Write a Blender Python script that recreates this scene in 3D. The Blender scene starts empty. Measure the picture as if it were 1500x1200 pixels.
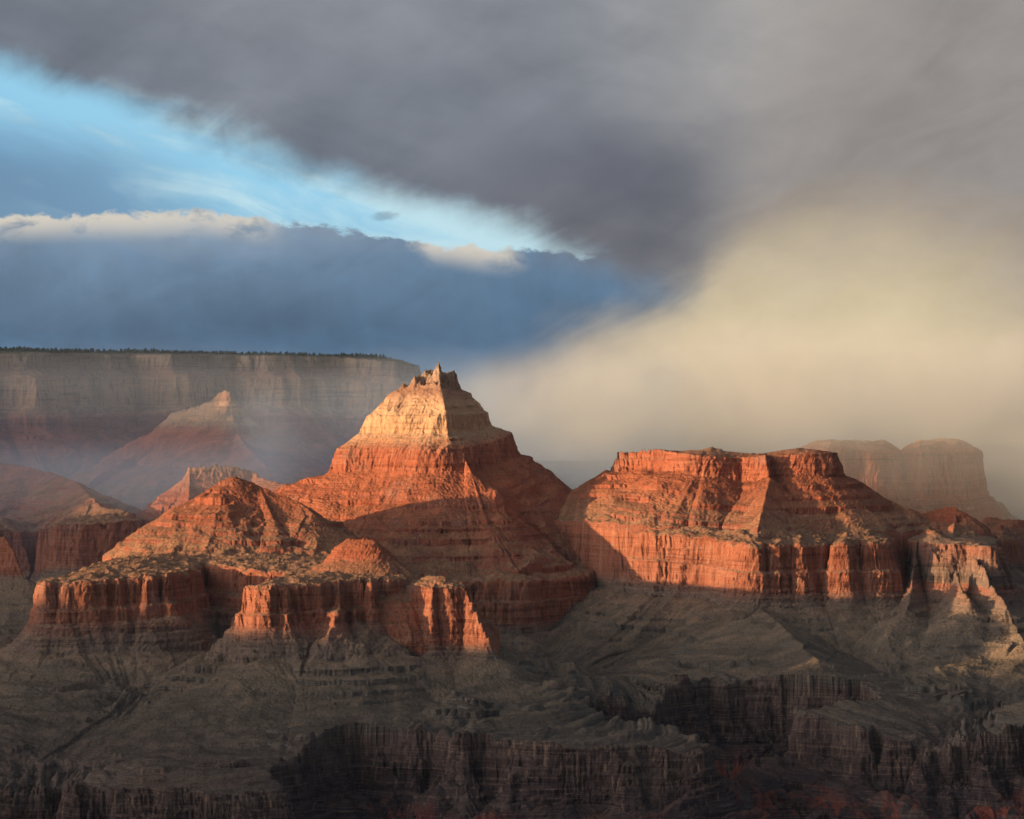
import bpy, math, random
import numpy as np
from mathutils import Vector

random.seed(4)
R = math.radians
scene = bpy.context.scene
C = scene.collection

# ------------------------------------------------------------------ camera, sun, exposure
FPX, CX, HY, CZ = 5000.0, 750.0, 560.0, 2250.0      # focal length in photo pixels, horizon row, camera height (m)
cam_d = bpy.data.cameras.new("camera")
cam_d.sensor_width = 36.0
cam_d.lens = 36.0 * FPX / 1500.0
cam_d.shift_y = -(600.0 - HY) / 1500.0
cam_d.clip_start, cam_d.clip_end = 10.0, 120000.0
cam = bpy.data.objects.new("camera", cam_d)
cam.location = (0, 0, CZ)
cam.rotation_euler = (R(90), 0, 0)
C.objects.link(cam)
scene.camera = cam

SUN_PHI, SUN_EL = R(20), R(5.0)                      # from the left, a little behind the camera, just above the rim
sdir = Vector((-math.cos(SUN_PHI) * math.cos(SUN_EL), -math.sin(SUN_PHI) * math.cos(SUN_EL), math.sin(SUN_EL)))
sun_d = bpy.data.lights.new("sun", 'SUN')
sun_d.energy = 5.0
sun_d.angle = R(0.6)
sun_d.color = (1.0, 0.69, 0.39)
sun = bpy.data.objects.new("sun", sun_d)
sun.rotation_euler = sdir.to_track_quat('Z', 'Y').to_euler()
sun.location = (-4000, 2000, 6000)
C.objects.link(sun)

scene.view_settings.view_transform = 'Standard'
scene.view_settings.look = 'None'
EXPO = 0.55
scene.view_settings.exposure = EXPO
scene.view_settings.gamma = 1.0
scene.render.engine = 'CYCLES'
cy = scene.cycles
cy.use_denoising = True
cy.max_bounces = 4
cy.diffuse_bounces = 2
cy.glossy_bounces = 1
cy.volume_bounces = 3
cy.volume_step_rate = 0.8
cy.volume_max_steps = 128
cy.transparent_max_bounces = 8

# ------------------------------------------------------------------ node expressions
class Ex:
    """A socket of a node tree with arithmetic on it."""
    def __init__(s, nt, sock): s.nt, s.s = nt, sock
    def _m(s, op, *a, clamp=False):
        n = s.nt.nodes.new('ShaderNodeMath'); n.operation = op; n.use_clamp = clamp
        for i, v in enumerate((s,) + a):
            if isinstance(v, Ex): s.nt.links.new(v.s, n.inputs[i])
            else: n.inputs[i].default_value = float(v)
        return Ex(s.nt, n.outputs[0])
    def __add__(s, o): return s._m('ADD', o)
    __radd__ = __add__
    def __mul__(s, o): return s._m('MULTIPLY', o)
    __rmul__ = __mul__
    def __sub__(s, o): return s._m('SUBTRACT', o)
    def __rsub__(s, o): return s * -1.0 + o
    def __truediv__(s, o): return s._m('DIVIDE', o)
    def pw(s, o): return s._m('POWER', o)
    def mx(s, o): return s._m('MAXIMUM', o)
    def mn(s, o): return s._m('MINIMUM', o)
    def clamp(s): return s._m('ADD', 0.0, clamp=True)
    def step(s, a, b):
        """smoothstep from 0 at a to 1 at b"""
        n = s.nt.nodes.new('ShaderNodeMapRange'); n.interpolation_type = 'SMOOTHSTEP'
        s.nt.links.new(s.s, n.inputs['Value'])
        lo, hi, t0, t1 = (a, b, 0.0, 1.0) if a < b else (b, a, 1.0, 0.0)
        n.inputs['From Min'].default_value, n.inputs['From Max'].default_value = lo, hi
        n.inputs['To Min'].default_value, n.inputs['To Max'].default_value = t0, t1
        return Ex(s.nt, n.outputs[0])

def xyz(nt, x, y, z):
    n = nt.nodes.new('ShaderNodeCombineXYZ')
    for i, v in enumerate((x, y, z)):
        if isinstance(v, Ex): nt.links.new(v.s, n.inputs[i])
        else: n.inputs[i].default_value = float(v)
    return n.outputs[0]

def noise(nt, vec, scale, detail=4.0, rough=0.55, dist=0.0):
    n = nt.nodes.new('ShaderNodeTexNoise')
    nt.links.new(vec, n.inputs['Vector'])
    n.inputs['Scale'].default_value = scale
    n.inputs['Detail'].default_value = detail
    n.inputs['Roughness'].default_value = rough
    n.inputs['Distortion'].default_value = dist
    return Ex(nt, n.outputs[0])

def rgb(nt, c):
    n = nt.nodes.new('ShaderNodeRGB'); n.outputs[0].default_value = (*c, 1.0)
    return n.outputs[0]

def mix(nt, fac, a, b, mode='MIX'):
    n = nt.nodes.new('ShaderNodeMix'); n.data_type = 'RGBA'; n.blend_type = mode
    if isinstance(fac, Ex): nt.links.new(fac.s, n.inputs[0])
    else: n.inputs[0].default_value = fac
    for i, v in ((6, a), (7, b)):
        if isinstance(v, tuple): n.inputs[i].default_value = (*v, 1.0)
        else: nt.links.new(v, n.inputs[i])
    return n.outputs[2]

def ramp(nt, fac, stops, interp='LINEAR'):
    n = nt.nodes.new('ShaderNodeValToRGB'); n.color_ramp.interpolation = interp
    el = n.color_ramp.elements
    while len(el) < len(stops): el.new(0.5)
    for e, (p, c) in zip(el, stops):
        e.position = p; e.color = (*c, 1.0)
    nt.links.new(fac.s, n.inputs[0])
    return n.outputs[0]

def lin(r, g, b):
    f = lambda v: (v / 255 / 12.92) if v / 255 <= 0.04045 else ((v / 255 + 0.055) / 1.055) ** 2.4
    return (f(r), f(g), f(b))

# ------------------------------------------------------------------ world: sky with storm clouds
def make_world():
    w = bpy.data.worlds.new("World"); scene.world = w
    w.use_nodes = True
    nt = w.node_tree; nt.nodes.clear()
    out = nt.nodes.new('ShaderNodeOutputWorld'); bg = nt.nodes.new('ShaderNodeBackground')
    nt.links.new(bg.outputs[0], out.inputs[0])
    STR = 0.1
    bg.inputs[1].default_value = STR
    sky = nt.nodes.new('ShaderNodeTexSky'); sky.sky_type = 'NISHITA'; sky.sun_disc = False
    sky.sun_elevation = R(12); sky.sun_rotation = math.atan2(sdir.x, sdir.y); sky.altitude = 2250
    tc = nt.nodes.new('ShaderNodeTexCoord')
    sep = nt.nodes.new('ShaderNodeSeparateXYZ'); nt.links.new(tc.outputs['Generated'], sep.inputs[0])
    dx, dy, dz = (Ex(nt, sep.outputs[i]) for i in range(3))
    # azimuth and elevation of the direction, in thousandths of a radian
    az = dx._m('ARCTAN2', dy) * 1000.0
    hor = (dx * dx + dy * dy).pw(0.5)
    el = dz._m('ARCTAN2', hor) * 1000.0
    # az -150..150 and el -30..112 is what the camera sees; 5 photo pixels to the unit
    X = az * 5.0 + 750.0
    Y = 560.0 - el * 5.0
    P2 = lambda fx, fy, k=0.0, rot=0.0: xyz(nt, X * (fx * math.cos(rot)) + Y * (fx * math.sin(rot)), Y * (fy * math.cos(rot)) - X * (fy * math.sin(rot)), k)
    v = P2(0.001, 0.0016)
    n1 = noise(nt, v, 3.0, 6.0, 0.5, 0.3) - 0.5
    n2 = noise(nt, v, 9.0, 6.0, 0.6, 0.2) - 0.5
    n3 = noise(nt, P2(0.0010, 0.0042, 3.0, 0.28), 4.0, 6.0, 0.6, 0.5) - 0.5          # streaks lying along the dark cloud
    n4 = noise(nt, P2(0.001, 0.002, 7.0), 1.6, 3.0, 0.5) - 0.5
    n5 = noise(nt, P2(0.0060, 0.0016, 11.0, -0.1), 4.0, 4.0, 0.55, 0.2) - 0.5          # rain shafts
    n6 = noise(nt, P2(0.0013, 0.0034, 5.0, -0.5), 3.4, 7.0, 0.60, 0.6) - 0.5           # billows pouring down to the left
    n7 = noise(nt, P2(0.0030, 0.0050, 9.0), 5.0, 6.0, 0.62, 0.3) - 0.5                 # puffs
    L = lambda *c: tuple(k / STR / 2 ** EXPO for k in lin(*c))
    def shade(c, k):
        return mix(nt, 1.0, c, xyz(nt, k, k, k), 'MULTIPLY')
    # --- the open band of sky, brightest along its middle
    gap = mix(nt, ((Y - 0.32 * X) + n1 * 130.0).step(290, 120), rgb(nt, L(104, 150, 190)), rgb(nt, L(146, 205, 236)))
    gap = mix(nt, (n3 * 1.5 + n1 * 1.1 + X.step(0.0, 600.0) * 0.32).step(0.0, 0.45) * 0.85, gap, rgb(nt, L(196, 228, 238)))
    gap = mix(nt, (X + n1 * 300.0).step(330, 20) * (Y + n3 * 120.0).step(165, 260) * 0.95, gap, rgb(nt, L(98, 136, 172)))
    gap = mix(nt, 0.10, gap, sky.outputs[0])
    # --- far bank of blue cloud, its top lit
    top = Y - 318.0 - (X - 300.0).mx(0.0) * 0.10 - (n7 * 70.0 + n1 * 44.0)
    bank = ramp(nt, ((Y - 300.0) / 290.0 + n1 * 0.55 + n3 * 0.30 + n5 * 0.12).clamp(),
                [(0.0, L(142, 158, 174)), (0.28, L(110, 134, 158)), (0.62, L(86, 109, 133)), (0.92, L(80, 112, 142)), (1.0, L(104, 132, 156))])
    bank = mix(nt, X.step(380, 820) * Y.step(330, 420) * 0.42, bank, rgb(nt, L(86, 117, 146)))
    bank = shade(bank, n5 * 0.34 + n6 * 0.5 + n3 * 0.5 + n7 * 0.15 + 1.0)
    spot = (X + n1 * 200.0).step(400, 330).mx(((X - 680.0 + n7 * 120.0)._m('ABSOLUTE')).step(90, 40))
    rimlit = (top + n7 * 70.0).step(46, 0) * (n7 * 1.2 + n1 * 0.6 + 0.62).step(0.30, 0.56) * spot
    bank = mix(nt, rimlit * 0.85, bank, rgb(nt, L(222, 212, 196)))
    col = mix(nt, top.step(-4, 6), gap, bank)
    puff = (((X - 562.0) * 0.045).pw(2.0) + ((Y - 316.0) * 0.13).pw(2.0) + n7 * 4.0 + n2 * 2.0).step(1.1, -0.2)
    col = mix(nt, puff * 0.5, col, rgb(nt, L(112, 130, 150)))
    # --- the great dark cloud overhead, hem slanting down to the right
    hem = (Y - 96.0) - X * 0.34 + (X - 780.0).mx(0.0) * 0.05 + n1 * 85.0 + n2 * 40.0 + n4 * 40.0 + n5 * 24.0 + n6 * 40.0
    dark = ramp(nt, (X * 0.00025 + 0.52 - (Y - 40.0) * 0.0013 + n4 * 0.46 + n1 * 0.34 + n3 * 0.14).clamp(),
                [(0.0, L(92, 99, 114)), (0.35, L(106, 113, 126)), (0.62, L(126, 131, 140)), (1.0, L(148, 152, 158))])
    dark = mix(nt, (X + n1 * 250.0).step(740, 1320) * 0.9, dark, rgb(nt, L(164, 158, 152)))
    dark = mix(nt, ((X - 900.0 + n1 * 200.0)._m('ABSOLUTE').step(330, 20)) * ((Y - 285.0 + n3 * 150.0)._m('ABSOLUTE').step(170, 10)) * 0.8, dark, rgb(nt, L(98, 101, 112)))
    dark = shade(dark, n3 * 0.16 + n6 * 0.34 + n1 * 0.40 + n4 * 0.3 + n2 * 0.16 + 1.02)
    dark = mix(nt, hem.step(-150, -10) * X.step(200, 900) * (n6 + 0.45).clamp() * 0.22, dark, rgb(nt, L(150, 140, 130)))
    col = mix(nt, hem.step(30, -44), col, dark)
    # --- the lit cloud pouring down on the right
    edge = (Y - 562.0) + (X - 690.0) * 0.47 + (X - 1020.0).mx(0.0) * 1.2 + n1 * 120.0 + n2 * 60.0 + n6 * 130.0
    glow = ((X - 1170.0) * 0.0029).pw(2.0) + ((Y - 500.0 + (X - 1180.0) * 0.10) * 0.0062).pw(2.0) + n6 * 1.5 + n1 * 0.6
    warm = ramp(nt, (glow * 0.42).clamp(),
                [(0.0, L(214, 197, 162)), (0.28, L(194, 179, 153)), (0.6, L(164, 153, 141)), (1.0, L(147, 142, 139))])
    warm = shade(warm, n6 * 0.52 + n2 * 0.22 + n7 * 0.12 + 1.0)
    low = (Y + n1 * 90.0 + n6 * 60.0 - (X - 1100.0) * 0.03).step(600, 760)
    warm = mix(nt, low * X.step(900, 700).mx(X.step(1150, 1480)), warm, rgb(nt, L(92, 92, 104)))
    warm = mix(nt, low * 0.6, warm, rgb(nt, L(142, 136, 130)))
    soft = Y.step(420, 250)
    cov = edge.step(-60, 95) * (1.0 - soft) + (edge + n1 * 120.0).step(-220, 260) * soft
    col = mix(nt, cov, col, warm)
    # --- the rest of the sky, outside the photograph: broken grey cloud over the clear sky
    far = mix(nt, noise(nt, tc.outputs['Generated'], 3.0, 5.0).step(0.30, 0.5), sky.outputs[0], rgb(nt, L(62, 68, 80)))
    # brightness of the western sky round the low sun
    sd = dx * sdir.x + dy * sdir.y + dz * sdir.z
    far = mix(nt, sd.step(0.50, 1.0).pw(2.0), far, rgb(nt, (34.0, 32.0, 31.5)))
    far = mix(nt, dz.step(0.0, 0.5) * 0.6, far, rgb(nt, (1.7, 2.1, 2.8)))
    front = dy.step(0.55, 0.9) * el.step(420, 200)
    col = mix(nt, front, far, col)
    nt.links.new(col, bg.inputs[0])
make_world()
#WORLD_END

# ------------------------------------------------------------------ noise and distance helpers
f32 = np.float32
def perlin(x, y, seed=0):
    x = x.astype(f32); y = y.astype(f32)
    xi = np.floor(x); yi = np.floor(y)
    fx = x - xi; fy = y - yi
    xi = xi.astype(np.int32); yi = yi.astype(np.int32)
    def g(ix, iy, ax, ay):
        with np.errstate(over='ignore'):
            h = (ix * np.int32(374761393)) ^ (iy * np.int32(668265263)) ^ np.int32((seed * 1442695041 + 12345) & 0x7fffffff)
            h = (h ^ ((h >> 13) & np.int32(0x7ffff))) * np.int32(1274126177)
            h = h ^ ((h >> 16) & np.int32(0xffff))
        a = (h & np.int32(1023)).astype(f32) * f32(2 * math.pi / 1024)
        return np.cos(a) * ax + np.sin(a) * ay
    u = fx * fx * fx * (fx * (fx * 6 - 15) + 10); v = fy * fy * fy * (fy * (fy * 6 - 15) + 10)
    a = g(xi, yi, fx, fy); b = g(xi + 1, yi, fx - 1, fy)
    c = g(xi, yi + 1, fx, fy - 1); d = g(xi + 1, yi + 1, fx - 1, fy - 1)
    return 1.5 * ((a + (b - a) * u) + ((c + (d - c) * u) - (a + (b - a) * u)) * v)

def sstep(x, a, b):
    t = np.clip((x - a) / (b - a), 0, 1)
    return t * t * (3 - 2 * t)

def at(px, py, d):
    """photo pixel and distance -> point"""
    return ((px - CX) / FPX * d, d, CZ - (py - HY) / FPX * d)

def poly_sd(x, y, pts):
    """signed distance to a polygon (inside positive) and the nearest boundary point"""
    best = np.full(x.shape, 1e18, f32); qx = np.zeros_like(best); qy = np.zeros_like(best)
    ins = np.zeros(x.shape, bool)
    n = len(pts)
    for i in range(n):
        ax, ay = pts[i]; bx, by = pts[(i + 1) % n]
        ex, ey = bx - ax, by - ay
        t = np.clip(((x - ax) * ex + (y - ay) * ey) / max(ex * ex + ey * ey, 1e-6), 0, 1)
        nx = ax + t * ex; ny = ay + t * ey
        d = (x - nx) ** 2 + (y - ny) ** 2
        m = d < best
        best = np.where(m, d, best); qx = np.where(m, nx, qx); qy = np.where(m, ny, qy)
        if ay != by:
            ins ^= ((ay > y) != (by > y)) & (x < ex * (y - ay) / ey + ax)
    d = np.sqrt(best)
    return np.where(ins, d, -d).astype(f32), qx.astype(f32), qy.astype(f32)

def line_dist(x, y, pts):
    """distance to a polyline and its interpolated third coordinate"""
    best = np.full(x.shape, 1e18, f32); val = np.zeros_like(best)
    for (ax, ay, av), (bx, by, bv) in zip(pts[:-1], pts[1:]):
        ex, ey = bx - ax, by - ay
        t = np.clip(((x - ax) * ex + (y - ay) * ey) / max(ex * ex + ey * ey, 1e-6), 0, 1)
        d = (x - ax - t * ex) ** 2 + (y - ay - t * ey) ** 2
        m = d < best
        best = np.where(m, d, best); val = np.where(m, av + t * (bv - av), val)
    return np.sqrt(best), val

# ------------------------------------------------------------------ stratigraphic profiles
# a band: (z low, z high, slope, stratum low, stratum high, ledges, share of the rise that is cliff)
def profile(bands, seed):
    rr = random.Random(seed)
    U, Z, S = [0.0], [bands[0][0]], [bands[0][3]]
    us, zs = [0.0], [bands[0][0]]
    for z0, z1, sl, s0, s1, n, cf in bands:
        h = (z1 - z0) / sl
        if n:
            w = np.array([rr.uniform(0.5, 1.6) for _ in range(n)]); w /= w.sum()
            zz = z0
            for k in range(n):
                dz = (z1 - z0) * w[k]; hh = h * w[k]
                c = min(0.9, cf * rr.uniform(0.55, 1.35))
                hc = min(c * dz / 6.0, hh * 0.6)
                for (du, dv) in ((hh - hc, dz * (1 - c)), (hc, dz * c)):
                    U.append(U[-1] + du); zz += dv
                    Z.append(zz); S.append(s0 + (s1 - s0) * (zz - z0) / (z1 - z0))
        else:
            U.append(U[-1] + h); Z.append(z1); S.append(s1)
        us.append(us[-1] + h); zs.append(z1)
    return dict(U=np.array(U), Z=np.array(Z), S=np.array(S), us=np.array(us), zs=np.array(zs))

class Feature:
    def __init__(f, key, bands, seed, rim_z, ridges=(), polys=(), dz=(), rough=1.0, gully=1.0, facets=()):
        f.key, f.P, f.rough, f.gully = key, profile(bands, seed), rough, gully
        f.seed = seed
        f.rim_u = float(np.interp(rim_z, f.P['zs'], f.P['us']))
        f.bench_u = None
        if polys:
            j = int(np.searchsorted(f.P['us'], f.rim_u + 1.0))
            f.bench_u = float(f.P['us'][min(j + (1 if f.P['us'][j] - f.rim_u < 14 else 0), len(f.P['us']) - 1)])
        ctrl = []
        for pts, inside in polys:
            for p in pts:
                if len(p) == 3: ctrl.append(at(*p))
        f.dz = [(x, y, z - rim_z) for x, y, z in ctrl] if not dz else [(x, y, z - rim_z) for x, y, z in (at(*p) for p in dz)]
        f.ridges = []
        for rd in ridges:
            pts = []
            for p in rd:
                x, y, z = at(*p[:3])
                u = float(np.interp(z - float(f.dzat(np.array([x]), np.array([y]))[0]), f.P['zs'], f.P['us']))
                pts.append((x, y, u))
            f.ridges.append(pts)
        f.facets = [([at(*p)[:2] for p in pts], inside, float(np.interp(zl, f.P['zs'], f.P['us']))) for pts, inside, zl in facets]
        f.polys = [([at(*(p if len(p) == 3 else (p[0], 0, p[2])))[:2] for p in pts], inside) for pts, inside in polys]
        allp = [(p[0], p[1]) for r in f.ridges for p in r] + [p for pl, _ in f.polys for p in pl]
        a = np.array(allp); m = f.P['us'][-1]
        m = min(m, 1500.0)
        f.box = (a[:, 0].min() - m, a[:, 0].max() + m, a[:, 1].min() - m, a[:, 1].max() + m)

    def dzat(f, x, y):
        if not f.dz: return np.zeros(x.shape, f32)
        num = np.zeros(x.shape, np.float64); den = np.zeros(x.shape, np.float64)
        for ax, ay, v in f.dz:
            w = 1.0 / (((x - ax) ** 2 + (y - ay) ** 2) + 120.0 ** 2) ** 1.6
            num += w * v; den += w
        return (num / den).astype(f32)

    def eval(f, x, y, nz, fine):
        """height and stratum at the points (already inside the box)"""
        u = np.full(x.shape, -1e9, f32); qx = np.zeros_like(u); qy = np.zeros_like(u); over = np.zeros_like(u); crest = np.full(x.shape, 1e4, f32)
        for pts in f.ridges:
            segs = list(zip(pts[:-1], pts[1:])) if len(pts) > 1 else [(pts[0], pts[0])]
            for (ax, ay, au), (bx, by, bu) in segs:
                ex, ey = bx - ax, by - ay
                t = np.clip(((x - ax) * ex + (y - ay) * ey) / max(ex * ex + ey * ey, 1e-6), 0, 1)
                nx = ax + t * ex; ny = ay + t * ey
                d = np.sqrt((x - nx) ** 2 + (y - ny) ** 2) + 1e-3
                uu = au + t * (bu - au) - d
                if f.bench_u is not None and max(au, bu) > f.rim_u:
                    uu = np.where(uu < f.bench_u, f.bench_u - (f.bench_u - uu) * 7.0, uu)
                m = uu > u
                u = np.where(m, uu, u)
                ro = np.minimum(d, 160.0) / d
                qx = np.where(m, nx + (x - nx) * ro, qx); qy = np.where(m, ny + (y - ny) * ro, qy)
                over = np.where(m, np.maximum(d - 160.0, 0), over); crest = np.where(m, d, crest)
        for pts, inside in f.polys:
            sd, px_, py_ = poly_sd(x, y, pts)
            uu = f.rim_u + np.minimum(sd, inside)
            m = uu > u
            u = np.where(m, uu, u)
            qx = np.where(m & (sd < 0), px_, np.where(m, x, qx)); qy = np.where(m & (sd < 0), py_, np.where(m, y, qy))
            over = np.where(m, np.maximum(-sd, 0), over); crest = np.where(m, 1e4, crest)
        for pts, inside, ul in f.facets:                     # flat faces meeting in sharp edges
            sd, px_, py_ = poly_sd(x, y, pts)
            uu = ul + np.minimum(sd, inside)
            m = uu > u
            u = np.where(m, uu, u)
            qx = np.where(m, px_, qx); qy = np.where(m, py_, qy)
            over = np.where(m, np.minimum(np.maximum(-sd, 0), 40) + 8, over); crest = np.where(m, 62.0 if inside > 90 else 8.0, crest)
        # gullies that run straight down from the nearest edge
        g = np.abs(perlin(qx / 85, qy / 85, f.seed + 1)) * 1.0 + np.abs(perlin(qx / 34, qy / 34, f.seed + 2)) * 0.45
        g = g * 0.8 + np.abs(perlin(qx / 200, qy / 200, f.seed + 4)) * 1.1
        if fine: g = g + np.abs(perlin(qx / 14 + 0.02 * over / 14, qy / 14, f.seed + 3)) * 0.22
        ga = np.clip(over * 0.30, 0, 58.0) * f.gully * (np.where(u > f.rim_u, 0.34, 1.0) if f.polys else 1.0)
        att = 0.12 + 0.88 * sstep(crest, 0.0, 150.0)
        un = u + nz['big'] * f.rough * att
        uf = un + nz['mid'] * min(1.0, f.rough * 1.3) * (0.4 + 0.6 * att) + (nz['small'] if fine else 0.0) - (g - 0.62) * ga
        low = sstep(un, 0.0, 60.0)
        zl = np.interp(uf, f.P['U'], f.P['Z']).astype(f32)
        zm = np.interp(uf, f.P['us'], f.P['zs']).astype(f32)
        k = 0.12 + 0.88 * sstep(nz['cover'], -0.15, 0.40)
        z = zm + (zl - zm) * k
        z = np.where(uf < 0, f.P['Z'][0] + uf * 1.2, z)
        s = np.interp(z, f.P['Z'], f.P['S']).astype(f32)
        return (z + f.dzat(x, y)).astype(f32), s

#FEATURES
S_GORGE, S_TAP, S_BA, S_MUAV, S_RED, S_SUP, S_ESP, S_HER, S_COC, S_TOR, S_KAI = range(11)
features = []
def feat(*a, **k): features.append(Feature(*a, **k))

feat('temple', [(1200, 1320, .30, 2, 2.4, 3, .12), (1320, 1405, .52, 2.4, 3.5, 4, .5), (1405, 1440, 2.0, 3.5, 4, 2, .6), (1440, 1500, 6, 4, 4.4, 0, 0), (1500, 1508, .8, 4.4, 4.45, 0, 0), (1508, 1564, 7, 4.45, 4.95, 0, 0), (1564, 1572, 1.2, 4.95, 5, 0, 0), (1572, 1592, .28, 5, 5.1, 0, 0),
                (1592, 1905, .80, 5.1, 6, 8, .40), (1905, 1980, 2.6, 6, 7, 4, .75), (1980, 2030, .72, 7, 8, 2, .2), (2030, 2085, 3.0, 8, 8.5, 2, .5), (2085, 2160, 1.35, 8.5, 9, 3, .35),
                (2160, 2188, .70, 9, 9.6, 1, .4), (2188, 2290, 3.2, 9.6, 10.6, 5, .7), (2290, 2310, 2, 10.6, 11, 0, 0)], 11, 1576,
     ridges=[[(635, 551, 12085), (642, 547, 12085), (649, 550, 12088)],
             [(659, 648, 11890), (690, 690, 11790), (712, 757, 11620), (762, 842, 11388)],
             [(528, 652, 12098), (484, 688, 12129), (412, 712, 12246)],
             [(720, 650, 12115), (757, 664, 12140), (800, 702, 12304), (848, 724, 12441)]],
     facets=[([(528, 648, 12095), (657, 646, 11880), (719, 648, 12112), (690, 640, 12330), (590, 640, 12340)], 113, 2030),
             ([(622, 574, 12085), (645, 574, 12040), (661, 574, 12092), (640, 574, 12130)], 31, 2183)],
     polys=[([(420, 832, 11846), (500, 842, 11554), (560, 849, 11398), (640, 851, 11349), (765, 848, 11349), (785, 822, 11651), (830, 786, 12188), (850, 772, 12460), (880, 765, 12578),
              (880, 0, 12968), (420, 0, 12968)], 60)], dz=[(420, 832, 11846), (560, 849, 11398), (640, 851, 11349), (765, 848, 11349), (830, 786, 12188), (642, 851.5, 11359), (642, 820, 12090)])

feat('mesa', [(1220, 1370, .30, 2, 2.5, 3, .1), (1370, 1500, .50, 2.5, 3.5, 4, .42), (1500, 1545, 1.6, 3.5, 4, 2, .7), (1545, 1604, 6, 4, 4.4, 0, 0), (1604, 1613, .8, 4.4, 4.45, 0, 0), (1613, 1688, 7, 4.45, 4.95, 0, 0), (1688, 1697, 1.1, 4.95, 5, 0, 0), (1697, 1712, .25, 5, 5.1, 0, 0),
              (1712, 1908, .66, 5.1, 6, 6, .42), (1908, 1980, 2.4, 6, 7, 4, .75), (1980, 2004, .20, 7, 7.4, 2, .3), (2004, 2040, .5, 7.4, 8, 0, 0)], 23, 1700,
     ridges=[[(905, 664, 12056), (960, 660, 11917), (1042, 654, 11880), (1110, 664, 11824), (1168, 655, 11824), (1208, 668, 11880)],
             [(1215, 674, 11880), (1260, 712, 11824), (1330, 745, 11731)],
             [(1110, 664, 11778), (1128, 700, 11619), (1108, 785, 11219)],
             [(905, 680, 12056), (862, 720, 11991)],
             [(1105, 860, 11135), (1140, 912, 10762), (1195, 962, 10380)]],
     polys=[([(870, 768, 12010), (900, 766, 11693), (930, 772, 11544), (960, 778, 11433), (1050, 786, 11294), (1103, 797, 11113), (1113, 797, 11172), (1128, 796, 11241), (1138, 796, 11133), (1150, 795, 11162), (1160, 794, 11250), (1172, 793, 11152), (1192, 791, 11270), (1200, 791, 11211), (1222, 790, 11309), (1233, 789, 11162), (1243, 788, 11211), (1262, 787, 11309), (1280, 786, 11192), (1292, 785, 11211), (1300, 785, 11388),
              (1325, 775, 11824), (1330, 0, 12662), (870, 0, 12662)], 60)],
     dz=[(900, 766, 11693), (960, 778, 11433), (1050, 786, 11294), (1105, 797, 11153), (1180, 792, 11311), (1292, 785, 11497), (1060, 790, 11824)], rough=0.38)

feat('front', [(1180, 1310, .27, 2, 2.4, 3, .12), (1310, 1425, .52, 2.4, 3.4, 4, .62), (1425, 1512, 1.15, 3.4, 4, 5, .68), (1512, 1540, 5, 4, 4.5, 0, 0), (1540, 1550, .8, 4.5, 4.55, 0, 0), (1550, 1616, 7, 4.55, 4.95, 0, 0), (1616, 1626, 1.0, 4.95, 5, 0, 0), (1626, 1650, .09, 5, 5.1, 0, 0),
               (1650, 1890, .64, 5.1, 6, 8, .36), (1890, 1935, 2.0, 6, 7, 3, .8), (1935, 1960, 1.0, 7, 8, 0, 0)], 35, 1622,
     ridges=[[(325, 703, 11420), (345, 697, 11400), (380, 712, 11380)],
             [(325, 706, 11420), (300, 722, 11360), (243, 772, 11290), (202, 803, 11240)],
             [(380, 712, 11380), (440, 736, 11300), (458, 752, 11240), (480, 790, 11140)],
             [(345, 705, 11400), (335, 760, 11220), (330, 795, 11130)],
             [(380, 712, 11380), (400, 760, 11200), (410, 810, 11040)]],
     polys=[([(62, 858, 10280), (72, 852, 10215), (88, 852, 10250), (98, 852, 10205), (130, 852, 10235), (172, 850, 10260), (182, 846, 10370), (198, 845, 10290), (212, 843, 10340), (222, 842, 10275), (236, 840, 10330), (245, 838, 10290), (262, 834, 10390), (282, 827, 10560),
              (296, 819, 10800), (306, 817, 10850), (309, 820, 10690), (318, 822, 10640), (352, 830, 10560), (385, 838, 10490), (425, 836, 10440), (420, 846, 10320), (388, 856, 10150), (374, 858, 10060), (390, 857, 9990), (440, 855, 10030), (478, 852, 10070), (488, 852, 10080), (497, 851, 9990), (511, 850, 10110), (520, 850, 10040),
              (534, 849, 10160), (544, 848, 10080), (559, 846, 10220), (570, 845, 10150), (590, 843, 10280), (606, 840, 10330), (615, 838, 10420),
              (600, 826, 10600), (560, 812, 10830), (490, 800, 11050), (480, 0, 11500), (380, 0, 11750), (280, 0, 11750), (215, 0, 11500), (185, 803, 11250), (140, 822, 10750), (100, 838, 10480)], 280)],
     dz=[(72, 856, 10225), (172, 853, 10250), (245, 842, 10290), (318, 826, 10660), (352, 832, 10560), (385, 841, 10490), (380, 860, 10060), (488, 855, 10050), (590, 847, 10240), (520, 830, 10700), (250, 825, 10900)], rough=0.68)

feat('cone', [(1600, 1640, .5, 5.0, 5.1, 0, 0), (1640, 1710, .60, 5.1, 5.5, 3, .35), (1710, 1748, 1.15, 5.5, 5.9, 3, .7), (1748, 1775, .7, 5.9, 6, 1, .3)], 47, 1700,
     ridges=[[(508, 785, 10414), (535, 782, 10395), (545, 790, 10386)], [(545, 792, 10386), (575, 818, 10357), (600, 838, 10300)], [(512, 788, 10414), (470, 828, 10386)]], rough=0.35, gully=0.7)

feat('tower', [(1240, 1380, .42, 2, 2.6, 3, .12), (1380, 1440, .62, 2.6, 3.4, 3, .65), (1440, 1480, 1.3, 3.4, 4, 3, .7), (1480, 1640, 4.2, 4, 5, 0, 0), (1640, 1670, .5, 5, 5.1, 0, 0)], 59, 1640,
     ridges=[[(625, 838, 10234), (655, 840, 10168)], [(655, 846, 10168), (682, 872, 10112), (702, 912, 10055), (716, 938, 10017)], [(640, 850, 10168), (632, 890, 10074)]], rough=0.55)

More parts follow.
